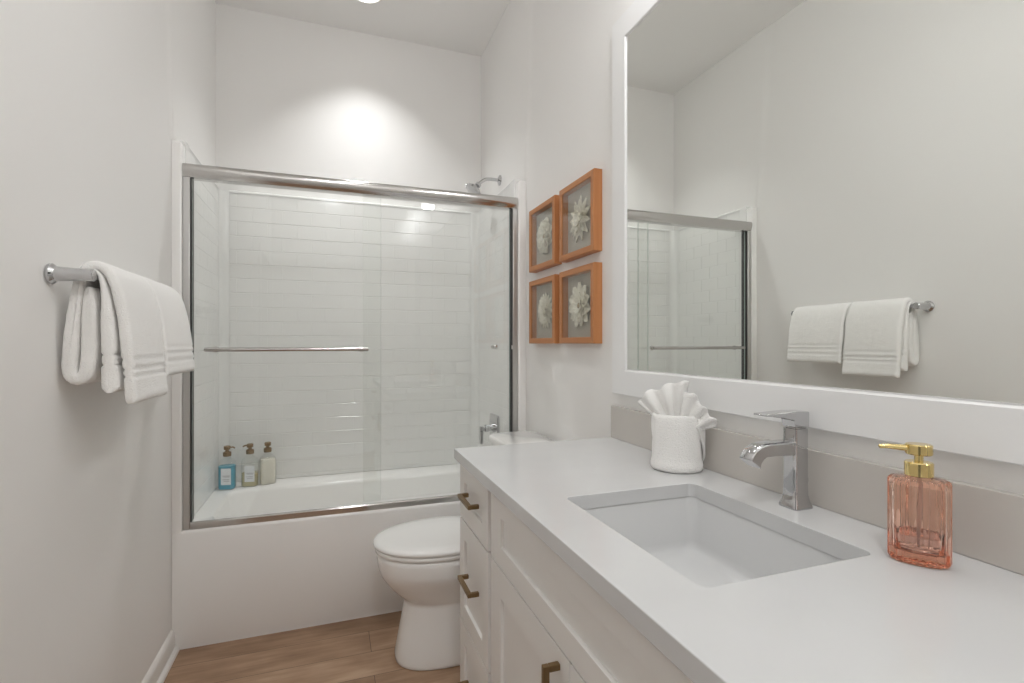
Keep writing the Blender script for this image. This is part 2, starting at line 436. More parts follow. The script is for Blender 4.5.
# rolled top lip of the back panel
lip = [(SYB, STOP - 0.012), (SYB, STOP), (SYB + 0.006, STOP + 0.006), (YB - 0.001, STOP + 0.006), (YB - 0.001, STOP - 0.012)]
add_loft(bm, [[(SXL + RC, y, z) for y, z in lip], [(SXR - RC, y, z) for y, z in lip]])
obj('back_panel', bm, M['tile'], sur)
for side, sx, s in (('left', SXL, 1), ('right', SXR, -1)):
    wx = (XL + 0.0085) if s > 0 else (XR - 0.0085)
    bm = tile_panel(side, YT + 0.10, SYB - RC, (lambda a, d, z, sx=sx, s=s: (sx - s * d, a, z)), STOP, 0.0018, 0.0010)
    # rounded inside corner
    n = 8
    for (za, zb) in ((RIM, STOP),):
        pr = []
        for i in range(n + 1):
            t = PI / 2 * i / n
            pr.append((sx + s * RC - s * RC * math.cos(t), SYB - RC + RC * math.sin(t)))
        for (p, q) in zip(pr[:-1], pr[1:]):
            bm.faces.new([bm.verts.new(v) for v in ((p[0], p[1], za), (q[0], q[1], za), (q[0], q[1], zb), (p[0], p[1], zb))])
    bmesh.ops.remove_doubles(bm, verts=bm.verts[:], dist=1e-5)
    # top lip and smooth strip behind the door jamb
    lip = [(sx, STOP - 0.012), (sx, STOP), (sx - s * 0.005, STOP + 0.006), (wx, STOP + 0.006), (wx, STOP - 0.012)]
    add_loft(bm, [[(x, YT + 0.10, z) for x, z in lip], [(x, SYB - RC, z) for x, z in lip]])
    add_box(bm, min(sx, wx), max(sx, wx), YT + 0.045, YT + 0.10, RIM, STOP + 0.006)
    obj('side_panel', bm, M['tile'], sur, smooth=16)
    # front flange with a rounded top, stands beside the jamb from rim to above the header
    xo, xi = (XL + 0.0005, XL + 0.036) if s > 0 else (XR - 0.0005, XR - 0.040)
    def sec(z, e, f):
        a, b = xo, xi - s * e
        r = 0.008
        pts = [(a, YT + 0.044), (a, YT + f)]
        for k in range(6):
            t = PI / 2 * k / 5
            pts.append((b - s * r + s * r * math.sin(t), YT + f + r - r * math.cos(t)))
        pts.append((b, YT + 0.044))
        return [(x, y, z) for x, y in pts]
    bm = new(); add_loft(bm, [sec(RIM - 0.008, 0, 0), sec(2.034, 0, 0), sec(2.043, 0.002, 0.002), sec(2.049, 0.007, 0.006), sec(2.052, 0.014, 0.012)])
    obj('front_flange', bm, M['acrylic'], sur, smooth=50)

# ------------------------------------------------------------------ sliding shower door
sd = thing('sliding_shower_door', 'framed sliding glass shower door standing on the bathtub rim', 'shower door', (0.155, 2.385, RIM))
DX0, DX1 = XL + 0.037, XR - 0.041
hp = [(2.354, 1.925), (2.351, 1.934), (2.350, 1.946), (2.353, 1.957), (2.361, 1.962), (2.412, 1.962), (2.418, 1.955), (2.418, 1.910), (2.406, 1.908), (2.362, 1.908), (2.358, 1.914)]
bm = new(); add_loft(bm, [[(DX0, y, z) for y, z in hp], [(DX1, y, z) for y, z in hp]])
obj('header_rail', bm, M['nickel'], sd, smooth=50)
tp = [(2.360, RIM), (2.360, 0.499), (2.366, 0.505), (2.372, 0.505), (2.376, 0.495), (2.404, 0.492), (2.408, 0.486), (2.408, RIM)]
bm = new(); add_loft(bm, [[(DX0 + 0.026, y, z) for y, z in tp], [(DX1 - 0.026, y, z) for y, z in tp]])
obj('bottom_track', bm, M['nickel'], sd, smooth=40)
for x0, x1, xs in ((DX0, DX0 + 0.025, DX0 + 0.025), (DX1 - 0.025, DX1, DX1 - 0.025)):
    j = obj('jamb', bx(x0, x1, 2.358, 2.412, RIM, 1.908), M['jamb'], sd, bevel=0.003, smooth=40)
    s = 1 if xs == x1 else -1
    obj('seal', bx(min(xs, xs + s * 0.004), max(xs, xs + s * 0.004), 2.366, 2.406, 0.506, 1.906), M['dark_seal'], j)
def pane(x0, x1, y, extra=None):
    bm = new()
    fs = add_box(bm, x0, x1, y - 0.003, y + 0.003, 0.507, 1.906)
    for f in bm.faces:
        f.normal_update()
        if abs(f.normal.x) > 0.9: f.material_index = 1
    return obj('glass_panel', bm, [M['glass'], M['glass_edge']], sd)
g1 = pane(DX0 + 0.030, 0.212, 2.380)
g2 = pane(0.135, DX1 - 0.030, 2.398)
# towel bar on the front panel
bm = new()
for x in (-0.455, 0.125):
    add_lathe(bm, (x, 2.377, 1.207), (0, -1, 0), [(0, 0.013), (0.004, 0.013), (0.005, 0.007), (0.045, 0.007)], 16)
add_tube(bm, [(-0.484, 2.326, 1.207), (-0.482, 2.326, 1.207), (0.152, 2.326, 1.207), (0.154, 2.326, 1.207)], [0.006, 0.0085, 0.0085, 0.006], 16)
obj('handle_bar', bm, M['nickel'], g1, smooth=45)
# short pull on the inner side of the rear panel, and its little bumper on the jamb
bm = new()
add_lathe(bm, (0.770, 2.395, 1.215), (0, -1, 0), [(-0.05, 0.010), (-0.007, 0.010), (-0.006, 0.006), (0.0, 0.012), (0.006, 0.011), (0.008, 0.006)], 16)
obj('pull_knob', bm, M['nickel'], g2, smooth=45)
obj('bumper', bx(DX1 - 0.031, DX1 - 0.026, 2.360, 2.366, 1.203, 1.224), M['acrylic'], sd, bevel=0.002)

# ------------------------------------------------------------------ shower head and valve
sh = thing('showerhead', 'chrome shower head on a bent arm above the glass door header', 'shower head', (XR - 0.0085, 2.74, 2.165))
WX = XR - 0.0082
obj('wall_flange', lathe((WX, 2.74, 2.168), (-1, 0, 0), [(0, 0.030), (0.004, 0.030), (0.010, 0.020), (0.014, 0.0115)], n=24), M['chrome'], sh, smooth=50)
path = catmull([(WX - 0.010, 2.74, 2.168), (WX - 0.06, 2.74, 2.168), (WX - 0.085, 2.74, 2.163), (WX - 0.108, 2.74, 2.150), (WX - 0.124, 2.74, 2.136)], 6)
bm = new(); add_tube(bm, path, 0.0095, 14)
obj('shower_arm', bm, M['chrome'], sh, smooth=60)
ax = Vector((-0.62, 0, -0.78)).normalized()
hb = Vector((WX - 0.126, 2.74, 2.134))
bm = lathe(hb, ax, [(-0.004, 0.012), (0.0, 0.017), (0.014, 0.018), (0.018, 0.013), (0.026, 0.018), (0.034, 0.036), (0.046, 0.045), (0.058, 0.046), (0.062, 0.040)], n=28)
hd = obj('spray_head', bm, M['chrome'], sh, smooth=40)
u = ax.orthogonal().normalized(); v = ax.cross(u)
bm = new()
for k in range(10):
    a = 2 * PI * k / 10
    add_lathe(bm, hb + ax * 0.052 + (u * math.cos(a) + v * math.sin(a)) * 0.045, ax, [(-0.007, 0.004), (-0.003, 0.009), (0.006, 0.009), (0.009, 0.004)], 8)
obj('grip_ring', bm, M['chrome'], hd, smooth=50)

vt = thing('shower_valve', 'chrome shower valve with a lever handle on the right tub wall', 'shower valve', (SXR, 2.70, 0.75))
bm = new()
lp = [[(SXR - d, y, z) for y, z in [(p[0], p[1]) for p in rrect(2.70 - 0.072 + e, 2.70 + 0.072 - e, 0.772 - 0.060 + e, 0.772 + 0.060 - e, 0.012, 0, 4)]] for d, e in ((0.0, 0), (0.010, 0), (0.014, 0.004))]
add_loft(bm, lp)
obj('escutcheon', bm, M['chrome'], vt, smooth=30)
obj('stem', lathe((SXR - 0.014, 2.70, 0.757), (-1, 0, 0), [(0, 0.026), (0.010, 0.026), (0.012, 0.019), (0.034, 0.019), (0.036, 0.021), (0.048, 0.021), (0.050, 0.016)], n=24), M['chrome'], vt, smooth=40)
bm = new(); add_box(bm, SXR - 0.092, SXR - 0.062, 2.690, 2.710, 0.742, 0.768)
add_box(bm, SXR - 0.092, SXR - 0.074, 2.688, 2.712, 0.672, 0.742)
obj('lever', bm, M['chrome'], vt, bevel=0.003)

# ------------------------------------------------------------------ bath bottles on the tub ledge
def bath_bottle(x, y, label, liq, fill, rz, noz, has_label):
    t = thing('pump_bottle', label, 'bottle', (x, y, RIM + 0.0005), rz, 'pump bottles on the tub ledge')
    def ring(z, hx, hy, r): return rrect(-hx, hx, -hy, hy, r, z, 5)
    hx, hy = 0.0395, 0.030
    prof = [(0.0, hx - 0.004, hy - 0.004), (0.003, hx, hy), (0.128, hx, hy), (0.142, hx - 0.004, hy - 0.003), (0.154, hx - 0.016, hy - 0.009), (0.160, 0.016, 0.016), (0.170, 0.0155, 0.0155)]
    bm = new(); add_loft(bm, [ring(z, a, b, min(a, b) * 0.62 if z < 0.15 else min(a, b) * 0.98) for z, a, b in prof])
    obj('bottle_body', bm, M['clear_glass'], t, smooth=50, local=True)
    hz = 0.128 * fill
    e = 0.0025
    lp = [ring(z, a - e, b - e, (min(a, b) - e) * 0.62) for z, a, b in ((0.004, hx - 0.002, hy - 0.002), (0.008, hx, hy), (hz, hx, hy))]
    if fill > 1.0: lp.insert(2, ring(0.127, hx - e, hy - e, (hy - e) * 0.62)); lp[-1] = ring(hz, hx - 0.006, hy - 0.006, 0.012)
    bm = new(); add_loft(bm, lp)
    obj('liquid', bm, liq, t, smooth=50, local=True)
    if has_label:
        lb = obj('label', bx(-0.018, 0.030, -hy - 0.0012, -hy - 0.0002, 0.028, 0.112), M['label'], t, local=True)
        bm = new()
        for (a, b, z) in ((-0.010, 0.027, 0.074), (-0.006, 0.024, 0.069), (-0.010, 0.022, 0.055), (-0.005, 0.022, 0.047)):
            add_box(bm, a, b, -hy - 0.0016, -hy - 0.0013, z - 0.0009, z + 0.0009)
        obj('printing', bm, M['ink'], lb, local=True)
    bm = lathe((0, 0, 0.170), (0, 0, 1), [(0, 0.018), (0.002, 0.0195), (0.020, 0.0195), (0.024, 0.014), (0.026, 0.008), (0.032, 0.008), (0.034, 0.015), (0.050, 0.0165), (0.053, 0.013)], n=20)
    p = obj('pump', bm, M['bronze'], t, smooth=40, local=True)
    d = Vector((math.cos(noz), math.sin(noz), 0))
    bm = new(); add_tube(bm, catmull([d * 0.010 + Vector((0, 0, 0.213)), d * 0.026 + Vector((0, 0, 0.213)), d * 0.036 + Vector((0, 0, 0.207))], 4), 0.004, 10)
    obj('nozzle', bm, M['bronze'], p, smooth=50, local=True)
bath_bottle(-0.512, 2.958, 'teal blue pump bottle with white label in the tub corner', M['teal'], 0.95, math.radians(-12), math.radians(35), True)
bath_bottle(-0.409, 2.982, 'clear pump bottle of amber wash with white label between teal and cream bottles', M['olive'], 0.55, math.radians(-8), math.radians(170), True)
bath_bottle(-0.326, 2.998, 'cream lotion pump bottle without a label, third along the tub ledge', M['cream'], 1.06, math.radians(20), math.radians(80), False)

# ------------------------------------------------------------------ recessed downlights (room and entry ones added for fill) and vanity light
def downlight(x, y, label):
    t = thing('recessed_downlight', label, 'ceiling light', (x, y, ZC), 0, 'recessed ceiling downlights')
    n = 40
    bm = new()
    u, v = (1, 0, 0), (0, 1, 0)
    add_loft(bm, [circle((x, y, ZC - h), r, u, v, n) for h, r in ((0.0005, 0.092), (0.004, 0.091), (0.007, 0.086), (0.007, 0.078), (0.0005, 0.075))], closed=True)
    obj('trim_ring', bm, M['trim'], t, smooth=40)
    obj('lens', lathe((x, y, ZC - 0.0005), (0, 0, -1), [(0, 0.074), (0.006, 0.072)], n=n), M['lens'], t)
downlight(0.17, 2.757, 'round recessed downlight in the ceiling over the bathtub')
downlight(0.16, 1.45, 'round unseen fill downlight added in the ceiling over the toilet and floor')
downlight(0.0, -0.45, 'round unseen fill downlight added in the ceiling behind the viewer')
vl = thing('vanity_light', 'three light chrome wall fixture with square frosted shades above the mirror', 'wall light', (XR, 0.742, 2.50))
obj('back_plate', bx(XR - 0.022, XR - 0.0005, 0.30, 1.18, 2.455, 2.535), M['chrome'], vl, bevel=0.004)
for y in (0.36, 0.742, 1.12):
    a = obj('arm', lathe((XR - 0.022, y, 2.505), (-1, 0, 0), [(0, 0.014), (0.042, 0.014)], n=16), M['chrome'], vl, smooth=40)
    obj('shade', bx(XR - 0.164, XR - 0.064, y - 0.05, y + 0.05, 2.425, 2.545), M['shade'], vl, bevel=0.006)

# ------------------------------------------------------------------ toilet
TYC = 2.012
toi = thing('toilet', 'white two piece toilet with closed lid between vanity and bathtub', 'toilet', (0.55, TYC, 0))
def egg(xf, xb, hw, z, xw=None, n=72, p=2.0):
    xw = xf + (xb - xf) * 0.52 if xw is None else xw
    out = []
    for k in range(n):
        t = 2 * PI * k / n
        c, s_ = math.cos(t), math.sin(t)
        c2 = math.copysign(abs(c) ** (2 / p), c); s2 = math.copysign(abs(s_) ** (2 / p), s_)
        out.append((xw - c2 * (xw - xf) if c > 0 else xw - c2 * (xb - xw), TYC + hw * s2, z))
    return out
secs = [(0.0, 0.238, 0.80, 0.132, 2.6), (0.004, 0.233, 0.802, 0.137, 2.6), (0.016, 0.233, 0.80, 0.137, 2.6), (0.06, 0.241, 0.80, 0.132, 2.5), (0.12, 0.252, 0.80, 0.127, 2.4), (0.18, 0.263, 0.80, 0.122, 2.3),
        (0.218, 0.270, 0.80, 0.119, 2.3), (0.230, 0.270, 0.80, 0.119, 2.2), (0.238, 0.264, 0.80, 0.122, 2.2), (0.252, 0.247, 0.80, 0.128, 2.1), (0.275, 0.223, 0.80, 0.138, 2.1), (0.305, 0.198, 0.80, 0.155, 2.1), (0.332, 0.180, 0.80, 0.171, 2.1), (0.352, 0.172, 0.80, 0.181, 2.1), (0.370, 0.168, 0.80, 0.1855, 2.1), (0.405, 0.164, 0.80, 0.187, 2.1), (0.420, 0.163, 0.80, 0.187, 2.1), (0.428, 0.170, 0.795, 0.180, 2.1)]
bm = new(); add_loft(bm, [egg(a, b, w, z, xw=0.42 if z > 0.24 else 0.46, p=p) for z, a, b, w, p in secs])
obj('bowl', bm, M['porcelain'], toi, smooth=60)
bm = new(); add_loft(bm, [egg(0.156 + e, 0.645 - e, 0.190 - e, z, xw=0.42, p=2.1) for z, e in ((0.4285, 0.006), (0.431, 0.001), (0.440, 0.0), (0.446, 0.003), (0.447, 0.012))])
obj('seat', bm, M['porcelain'], toi, smooth=60)
bm = new(); add_loft(bm, [egg(0.150 + e, 0.655 - e, 0.194 - e, z, xw=0.42, p=2.1) for z, e in ((0.4485, 0.010), (0.450, 0.003), (0.455, 0.0), (0.462, 0.001), (0.467, 0.006), (0.4705, 0.018), (0.473, 0.05), (0.4745, 0.10))])
obj('lid', bm, M['porcelain'], toi, smooth=60)
for y in (TYC - 0.075, TYC + 0.075): obj('hinge', bx(0.656, 0.677, y - 0.02, y + 0.02, 0.4285, 0.460), M['porcelain'], toi, bevel=0.005)
bm = new()
add_loft(bm, [rrect(0.705 - e, 0.893, TYC - 0.205 - f, TYC + 0.205 + f, 0.045, z, 8) for z, e, f in ((0.42, -0.02, -0.012), (0.44, 0.0, 0.0), (0.60, 0.010, 0.006), (0.783, 0.018, 0.012))])
tk = obj('tank', bm, M['porcelain'], toi, smooth=50)
bm = new()
add_loft(bm, [rrect(0.672 + e, 0.899 - e * 0.3, TYC - 0.232 + e, TYC + 0.232 - e, 0.055, z, 8) for z, e in ((0.784, 0.008), (0.788, 0.001), (0.806, 0.0), (0.813, 0.003), (0.816, 0.010))])
obj('tank_lid', bm, M['porcelain'], toi, smooth=50)
bm = lathe((0.6865, TYC - 0.15, 0.735), (-1, 0, 0), [(0.0, 0.014), (0.006, 0.014), (0.008, 0.008), (0.014, 0.008)], n=16)
add_tube(bm, [(0.675, TYC - 0.15, 0.735), (0.673, TYC - 0.11, 0.732), (0.673, TYC - 0.075, 0.726)], [0.006, 0.006, 0.008], 10)
obj('flush_lever', bm, M['chrome'], tk, smooth=50)

# ------------------------------------------------------------------ vanity
VF, VB, VY0, VY1, VT = 0.367, 0.912, -0.005, 1.494, 0.881
van = thing('vanity_cabinet', 'long white shaker vanity with brass pulls along the right wall', 'vanity cabinet', (0.64, 0.745, 0))
bm = new(); add_box(bm, VF + 0.020, VB, VY0, VY1, 0.095, 0.72); add_box(bm, VF + 0.020, VF + 0.04, VY0, VY1, 0.72, VT)
add_box(bm, VF + 0.04, VB, VY1 - 0.018, VY1, 0.72, VT); add_box(bm, VF + 0.04, VB, VY0, VY0 + 0.018, 0.72, VT)
obj('carcass', bm, M['cabinet'], van)
obj('toe_kick', bx(VF + 0.085, VB, VY0 + 0.01, VY1 - 0.01, 0.0, 0.094), M['cabinet'], van)
def shaker(name, y0, y1, z0, z1, stile, rail):
    bm = new()
    xb_, xf = VF + 0.0195, VF
    ys = [y0, y0 + stile, y0 + stile + 0.0012, y1 - stile - 0.0012, y1 - stile, y1]
    zs = [z0, z0 + rail, z0 + rail + 0.0012, z1 - rail - 0.0012, z1 - rail, z1]
    def dep(i, j): return xf + 0.0075 if (i in (2, 3) and j in (2, 3)) else xf
    g = [[bm.verts.new((dep(i, j), ys[i], zs[j])) for j in range(6)] for i in range(6)]
    for i in range(5):
        for j in range(5):
            if (i == 2 and j == 2) or i in (0, 4) or j in (0, 4) or True:
                bm.faces.new((g[i][j], g[i + 1][j], g[i + 1][j + 1], g[i][j + 1]))
    per = [g[i][0] for i in range(6)] + [g[5][j] for j in range(1, 6)] + [g[i][5] for i in range(4, -1, -1)] + [g[0][j] for j in range(4, 0, -1)]
    bk = [bm.verts.new((xb_, v_.co.y, v_.co.z)) for v_ in per]
    n = len(per)
    for i in range(n): bm.faces.new((per[i], per[(i + 1) % n], bk[(i + 1) % n], bk[i]))
    bm.faces.new(bk)
    return obj(name, bm, M['cabinet'], van, bevel=0.0008, bseg=2)
def pull(parent, y, z, length, vertical):
    bm = new(); w = 0.0055; h = length / 2
    if vertical:
        add_box(bm, VF - 0.031, VF - 0.020, y - w, y + w, z - h, z + h)
        for zz in (z - h + w, z + h - w): add_box(bm, VF - 0.020, VF - 0.0001, y - w, y + w, zz - w, zz + w)
    else:
        add_box(bm, VF - 0.031, VF - 0.020, y - h, y + h, z - w, z + w)
        for yy in (y - h + w, y + h - w): add_box(bm, VF - 0.020, VF - 0.0001, yy - w, yy + w, z - w, z + w)
    o = obj('pull', bm, M['bronze'], parent, bevel=0.0012); o['label'] = 'aged brass bar pull'
for y0, y1 in ((1.204, 1.493), (-0.004, 0.285)):
    yc = (y0 + y1) / 2
    for z0, z1, hz in ((0.7125, 0.876, 0.800), (0.408, 0.7075, 0.568), (0.104, 0.403, 0.264)):
        d = shaker('drawer', y0, y1, z0, z1, 0.052, 0.052)
        pull(d, yc - 0.008, hz, 0.118, False)
shaker('false_front', 0.310, 1.179, 0.7125, 0.876, 0.078, 0.048)
for y0, y1, py in ((0.746, 1.179, 0.785), (0.310, 0.743, 0.700)):
    d = shaker('door', y0, y1, 0.104, 0.7085, 0.075, 0.066)
    pull(d, py, 0.622, 0.128, True)

# countertop, backsplash, sink
CF, CT = 0.3515, 0.912
hole = [(p.x, p.y) for p in rrect(0.457, 0.780, 0.536, 0.950, 0.016, 0, 5)]
ct = obj('countertop', plate_with_hole([(CF, -0.018), (0.914, -0.018), (0.914, 1.508), (CF, 1.508)], hole, VT + 0.0005, CT), M['quartz'], bevel=0.0015)
tag(ct, 'white quartz countertop on the vanity with a sink cutout', 'countertop')
bs = obj('backsplash', bx(0.899, 0.9148, -0.018, 1.508, CT + 0.0003, 1.020), M['splash'], bevel=0.0012)
tag(bs, 'low greige backsplash strip along the back of the countertop', 'backsplash')
sk = thing('undermount_sink', 'rectangular white sink set under the countertop cutout', 'sink', (0.6185, 0.743, 0.76))
bm = new()
SZ = VT + 0.0002
lp = [rrect(0.430, 0.808, 0.508, 0.978, 0.02, SZ, 6), rrect(0.454, 0.783, 0.533, 0.953, 0.022, SZ, 6), rrect(0.455, 0.782, 0.534, 0.952, 0.024, SZ - 0.004, 6),
      rrect(0.461, 0.777, 0.541, 0.946, 0.024, 0.785, 6), rrect(0.4635, 0.7745, 0.5435, 0.9435, 0.025, 0.773, 6), rrect(0.470, 0.768, 0.550, 0.937, 0.025, 0.767, 6),
      rrect(0.50, 0.74, 0.58, 0.905, 0.03, 0.763, 6), rrect(0.595, 0.642, 0.72, 0.767, 0.0234, 0.760, 6)]
outer = [rrect(0.590, 0.647, 0.715, 0.772, 0.028, 0.745, 6), rrect(0.448, 0.790, 0.526, 0.960, 0.03, 0.752, 6), rrect(0.430, 0.808, 0.508, 0.978, 0.02, SZ - 0.012, 6)]
add_loft(bm, lp + outer, closed=True)
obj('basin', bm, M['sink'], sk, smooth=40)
obj('drain', lathe((0.6185, 0.7435, 0.7605), (0, 0, 1), [(0, 0.022), (0.003, 0.030), (0.005, 0.029), (0.0055, 0.020), (0.004, 0.018), (0.007, 0.016), (0.008, 0.001)], n=24), M['chrome'], sk, smooth=40)

# ------------------------------------------------------------------ faucet
FX, FY = 0.858, 0.743
fa = thing('faucet', 'polished chrome single lever faucet standing behind the sink', 'faucet', (FX, FY, CT))
def sq(z, hx, hy, r, dx=0.0): return rrect(FX - hx + dx, FX + hx + dx, FY - hy, FY + hy, r, z, 5)
bm = new(); add_loft(bm, [sq(z, a, b, r) for z, a, b, r in ((CT + 0.0003, 0.0245, 0.0225, 0.009), (CT + 0.004, 0.0245, 0.0225, 0.009), (CT + 0.012, 0.0215, 0.0195, 0.008), (CT + 0.026, 0.0185, 0.0165, 0.007), (CT + 0.05, 0.0178, 0.0158, 0.006), (CT + 0.155, 0.0178, 0.0158, 0.006))])
obj('body', bm, M['chrome'], fa, smooth=35)
bm = new(); add_loft(bm, [sq(z, a, b, 0.006) for z, a, b in ((CT + 0.1555, 0.016, 0.014), (CT + 0.158, 0.016, 0.014))])
obj('collar', bm, M['chrome'], fa, smooth=35)
# lever: wedge-shaped blade over a cap block
bm = new()
add_loft(bm, [[(x, FY - hw, z0), (x, FY + hw, z0), (x, FY + hw, z1), (x, FY - hw, z1)] for x, hw, z0, z1 in
    ((FX + 0.0180, 0.0155, CT + 0.1585, CT + 0.184), (FX + 0.0165, 0.0160, CT + 0.1585, CT + 0.188), (FX - 0.017, 0.0160, CT + 0.1585, CT + 0.1895), (FX - 0.020, 0.0160, CT + 0.172, CT + 0.1895), (FX - 0.05, 0.0155, CT + 0.1785, CT + 0.1885), (FX - 0.092, 0.0145, CT + 0.1835, CT + 0.1865))])
obj('lever', bm, M['chrome'], fa, bevel=0.0012, smooth=30)
# spout: flat arm that bends down to the outlet
bm = new()
sp = [(FX - 0.0175, 1.0165, 1.0440), (FX - 0.045, 1.0180, 1.0442), (FX - 0.070, 1.0190, 1.0442), (FX - 0.088, 1.0185, 1.0436), (FX - 0.101, 1.0150, 1.0408), (FX - 0.113, 1.0080, 1.0345), (FX - 0.121, 1.0020, 1.0265), (FX - 0.126, 0.9975, 1.0170)]
rings = []
for i, (x, z0, z1) in enumerate(sp):
    sk_ = max(0, i - 3) * 0.0058
    hw = 0.0158
    rings.append([(x + sk_ * 1.0, FY - hw, z0), (x + sk_ * 1.0, FY + hw, z0), (x, FY + hw, z1 - 0.003), (x, FY + hw - 0.004, z1), (x, FY - hw + 0.004, z1), (x, FY - hw, z1 - 0.003)])
add_loft(bm, rings)
obj('spout', bm, M['chrome'], fa, bevel=0.0015, smooth=40)
bm = new(); add_tube(bm, [(FX + 0.024, FY, CT + 0.0005), (FX + 0.024, FY, CT + 0.045)], 0.0028, 10)
add_lathe(bm, (FX + 0.024, FY, CT + 0.045), (0, 0, 1), [(0, 0.004), (0.002, 0.0065), (0.010, 0.0065), (0.013, 0.004)], 12)
obj('lift_rod', bm, M['chrome'], fa, smooth=50)

# ------------------------------------------------------------------ soap dispenser (fluted rose glass, gold pump)
sang = math.atan2(-0.83, 0.56)
so = thing('soap_dispenser', 'fluted rose pink glass soap dispenser with gold pump beside the sink', 'soap dispenser', (0.813, 0.495, CT + 0.0004), sang)
NF = 240
def flute(z, hx, hy, k=1.0, n=NF):
    out = []
    for i in range(n):
        t = 2 * PI * i / n
        c, s_ = math.cos(t), math.sin(t)
        p = 2.35
        r = (abs(c / hx) ** p + abs(s_ / hy) ** p) ** (-1 / p)
        ph = ((i + n // 40) % (n // 20)) / (n // 20)
        r *= 1 + k * 0.075 * (math.sin(PI * ph) - 0.6)
        out.append((r * c, r * s_, z))
    return out
HX, HY = 0.0362, 0.0240
out_p = [(0.0, HX - 0.004, HY - 0.004, 0.2), (0.002, HX - 0.001, HY - 0.001, 0.4), (0.006, HX, HY, 1), (0.108, HX, HY, 1), (0.1175, HX, HY, 1), (0.1208, HX - 0.0012, HY - 0.001, 1), (0.1232, HX - 0.0045, HY - 0.0038, 0.9), (0.1243, HX - 0.011, HY - 0.008, 0.5), (0.1248, 0.019, 0.0145, 0.2), (0.126, 0.0135, 0.0135, 0)]
w = 0.0028
in_p = [(0.126, 0.0105, 0.0105, 0), (0.1225, 0.0150, 0.0115, 0), (0.1205, HX - 0.012, HY - 0.0105, 0.1), (0.116, HX - 0.0055, HY - 0.0055, 0.15), (0.108, HX - w - 0.001, HY - w - 0.001, 0.2), (0.019, HX - w - 0.001, HY - w - 0.001, 0.2), (0.0165, HX - 0.008, HY - 0.007, 0.2)]
bm = new(); add_loft(bm, [flute(z, a, b, k) for z, a, b, k in out_p + in_p], cap0=True, cap1=True)
obj('bottle', bm, M['rose_glass'], so, smooth=60, local=True)
ii = w + 0.0013
bm = new(); add_loft(bm, [flute(z, HX - ii - e, HY - ii - e, 0.2) for z, e in ((0.0198, 0.001), (0.0205, 0.0), (0.0400, 0.0))])
obj('liquid_soap', bm, M['rose_soap'], so, smooth=60, local=True)
bm = new(); add_tube(bm, [(0.004, 0, 0.0225), (0.001, 0, 0.07), (0, 0, 0.124)], 0.003, 12)
obj('dip_tube', bm, M['tube'], so, smooth=60, local=True)
bm = lathe((0, 0, 0.1262), (0, 0, 1), [(0, 0.0165), (0.001, 0.0175), (0.019, 0.0175), (0.0205, 0.016), (0.021, 0.0055), (0.031, 0.0055), (0.0312, 0.0155), (0.0325, 0.0165), (0.045, 0.0165), (0.0465, 0.015), (0.047, 0.001)], n=36)
pm = obj('pump', bm, M['gold'], so, smooth=35, local=True)
nd = Matrix.Rotation(-sang, 3, 'Z') @ Vector((-0.80, 0.60, 0)).normalized()
bm = new(); add_tube(bm, [nd * 0.012 + Vector((0, 0, 0.1660)), nd * 0.040 + Vector((0, 0, 0.1672)), nd * 0.0485 + Vector((0, 0, 0.1664)), nd * 0.050 + Vector((0, 0, 0.1655))], [0.0050, 0.0036, 0.0030, 0.0026], 14)
obj('nozzle', bm, M['gold'], pm, smooth=60, local=True)

# ------------------------------------------------------------------ mirror
mi = thing('wall_mirror', 'large wall mirror in a wide flat white frame above the vanity', 'mirror', (XR, 0.744, 1.06))
MY0, MY1, MZ0, MZ1, MW = -0.004, 1.495, 1.064, 2.3115, 0.082
FXM = 0.896
bm = new()
def frame_loop(e, x): return [(x, MY0 + e, MZ0 + e), (x, MY1 - e, MZ0 + e), (x, MY1 - e, MZ1 - e), (x, MY0 + e, MZ1 - e)]
add_loft(bm, [frame_loop(0, XR - 0.0005), frame_loop(0, FXM + 0.002), frame_loop(0.002, FXM), frame_loop(MW - 0.004, FXM), frame_loop(MW, FXM + 0.0035), frame_loop(MW, XR - 0.0005)], closed=True)
obj('frame', bm, M['mirror_frame'], mi)
bm = new()
def gl(e, x): return [(x, MY0 + MW + e, MZ0 + MW + e), (x, MY1 - MW - e, MZ0 + MW + e), (x, MY1 - MW - e, MZ1 - MW - e), (x, MY0 + MW + e, MZ1 - MW - e)]
add_loft(bm, [gl(0.0003, 0.9145), gl(0.0003, 0.904), gl(0.0032, 0.9015)], cap0=True, cap1=False)
obj('bevel_edge', bm, M['bevel'], mi)
bm = new(); add_loft(bm, [gl(0.0032, 0.9035), gl(0.0032, 0.9015)])
obj('mirror_glass', bm, M['mirror'], mi)

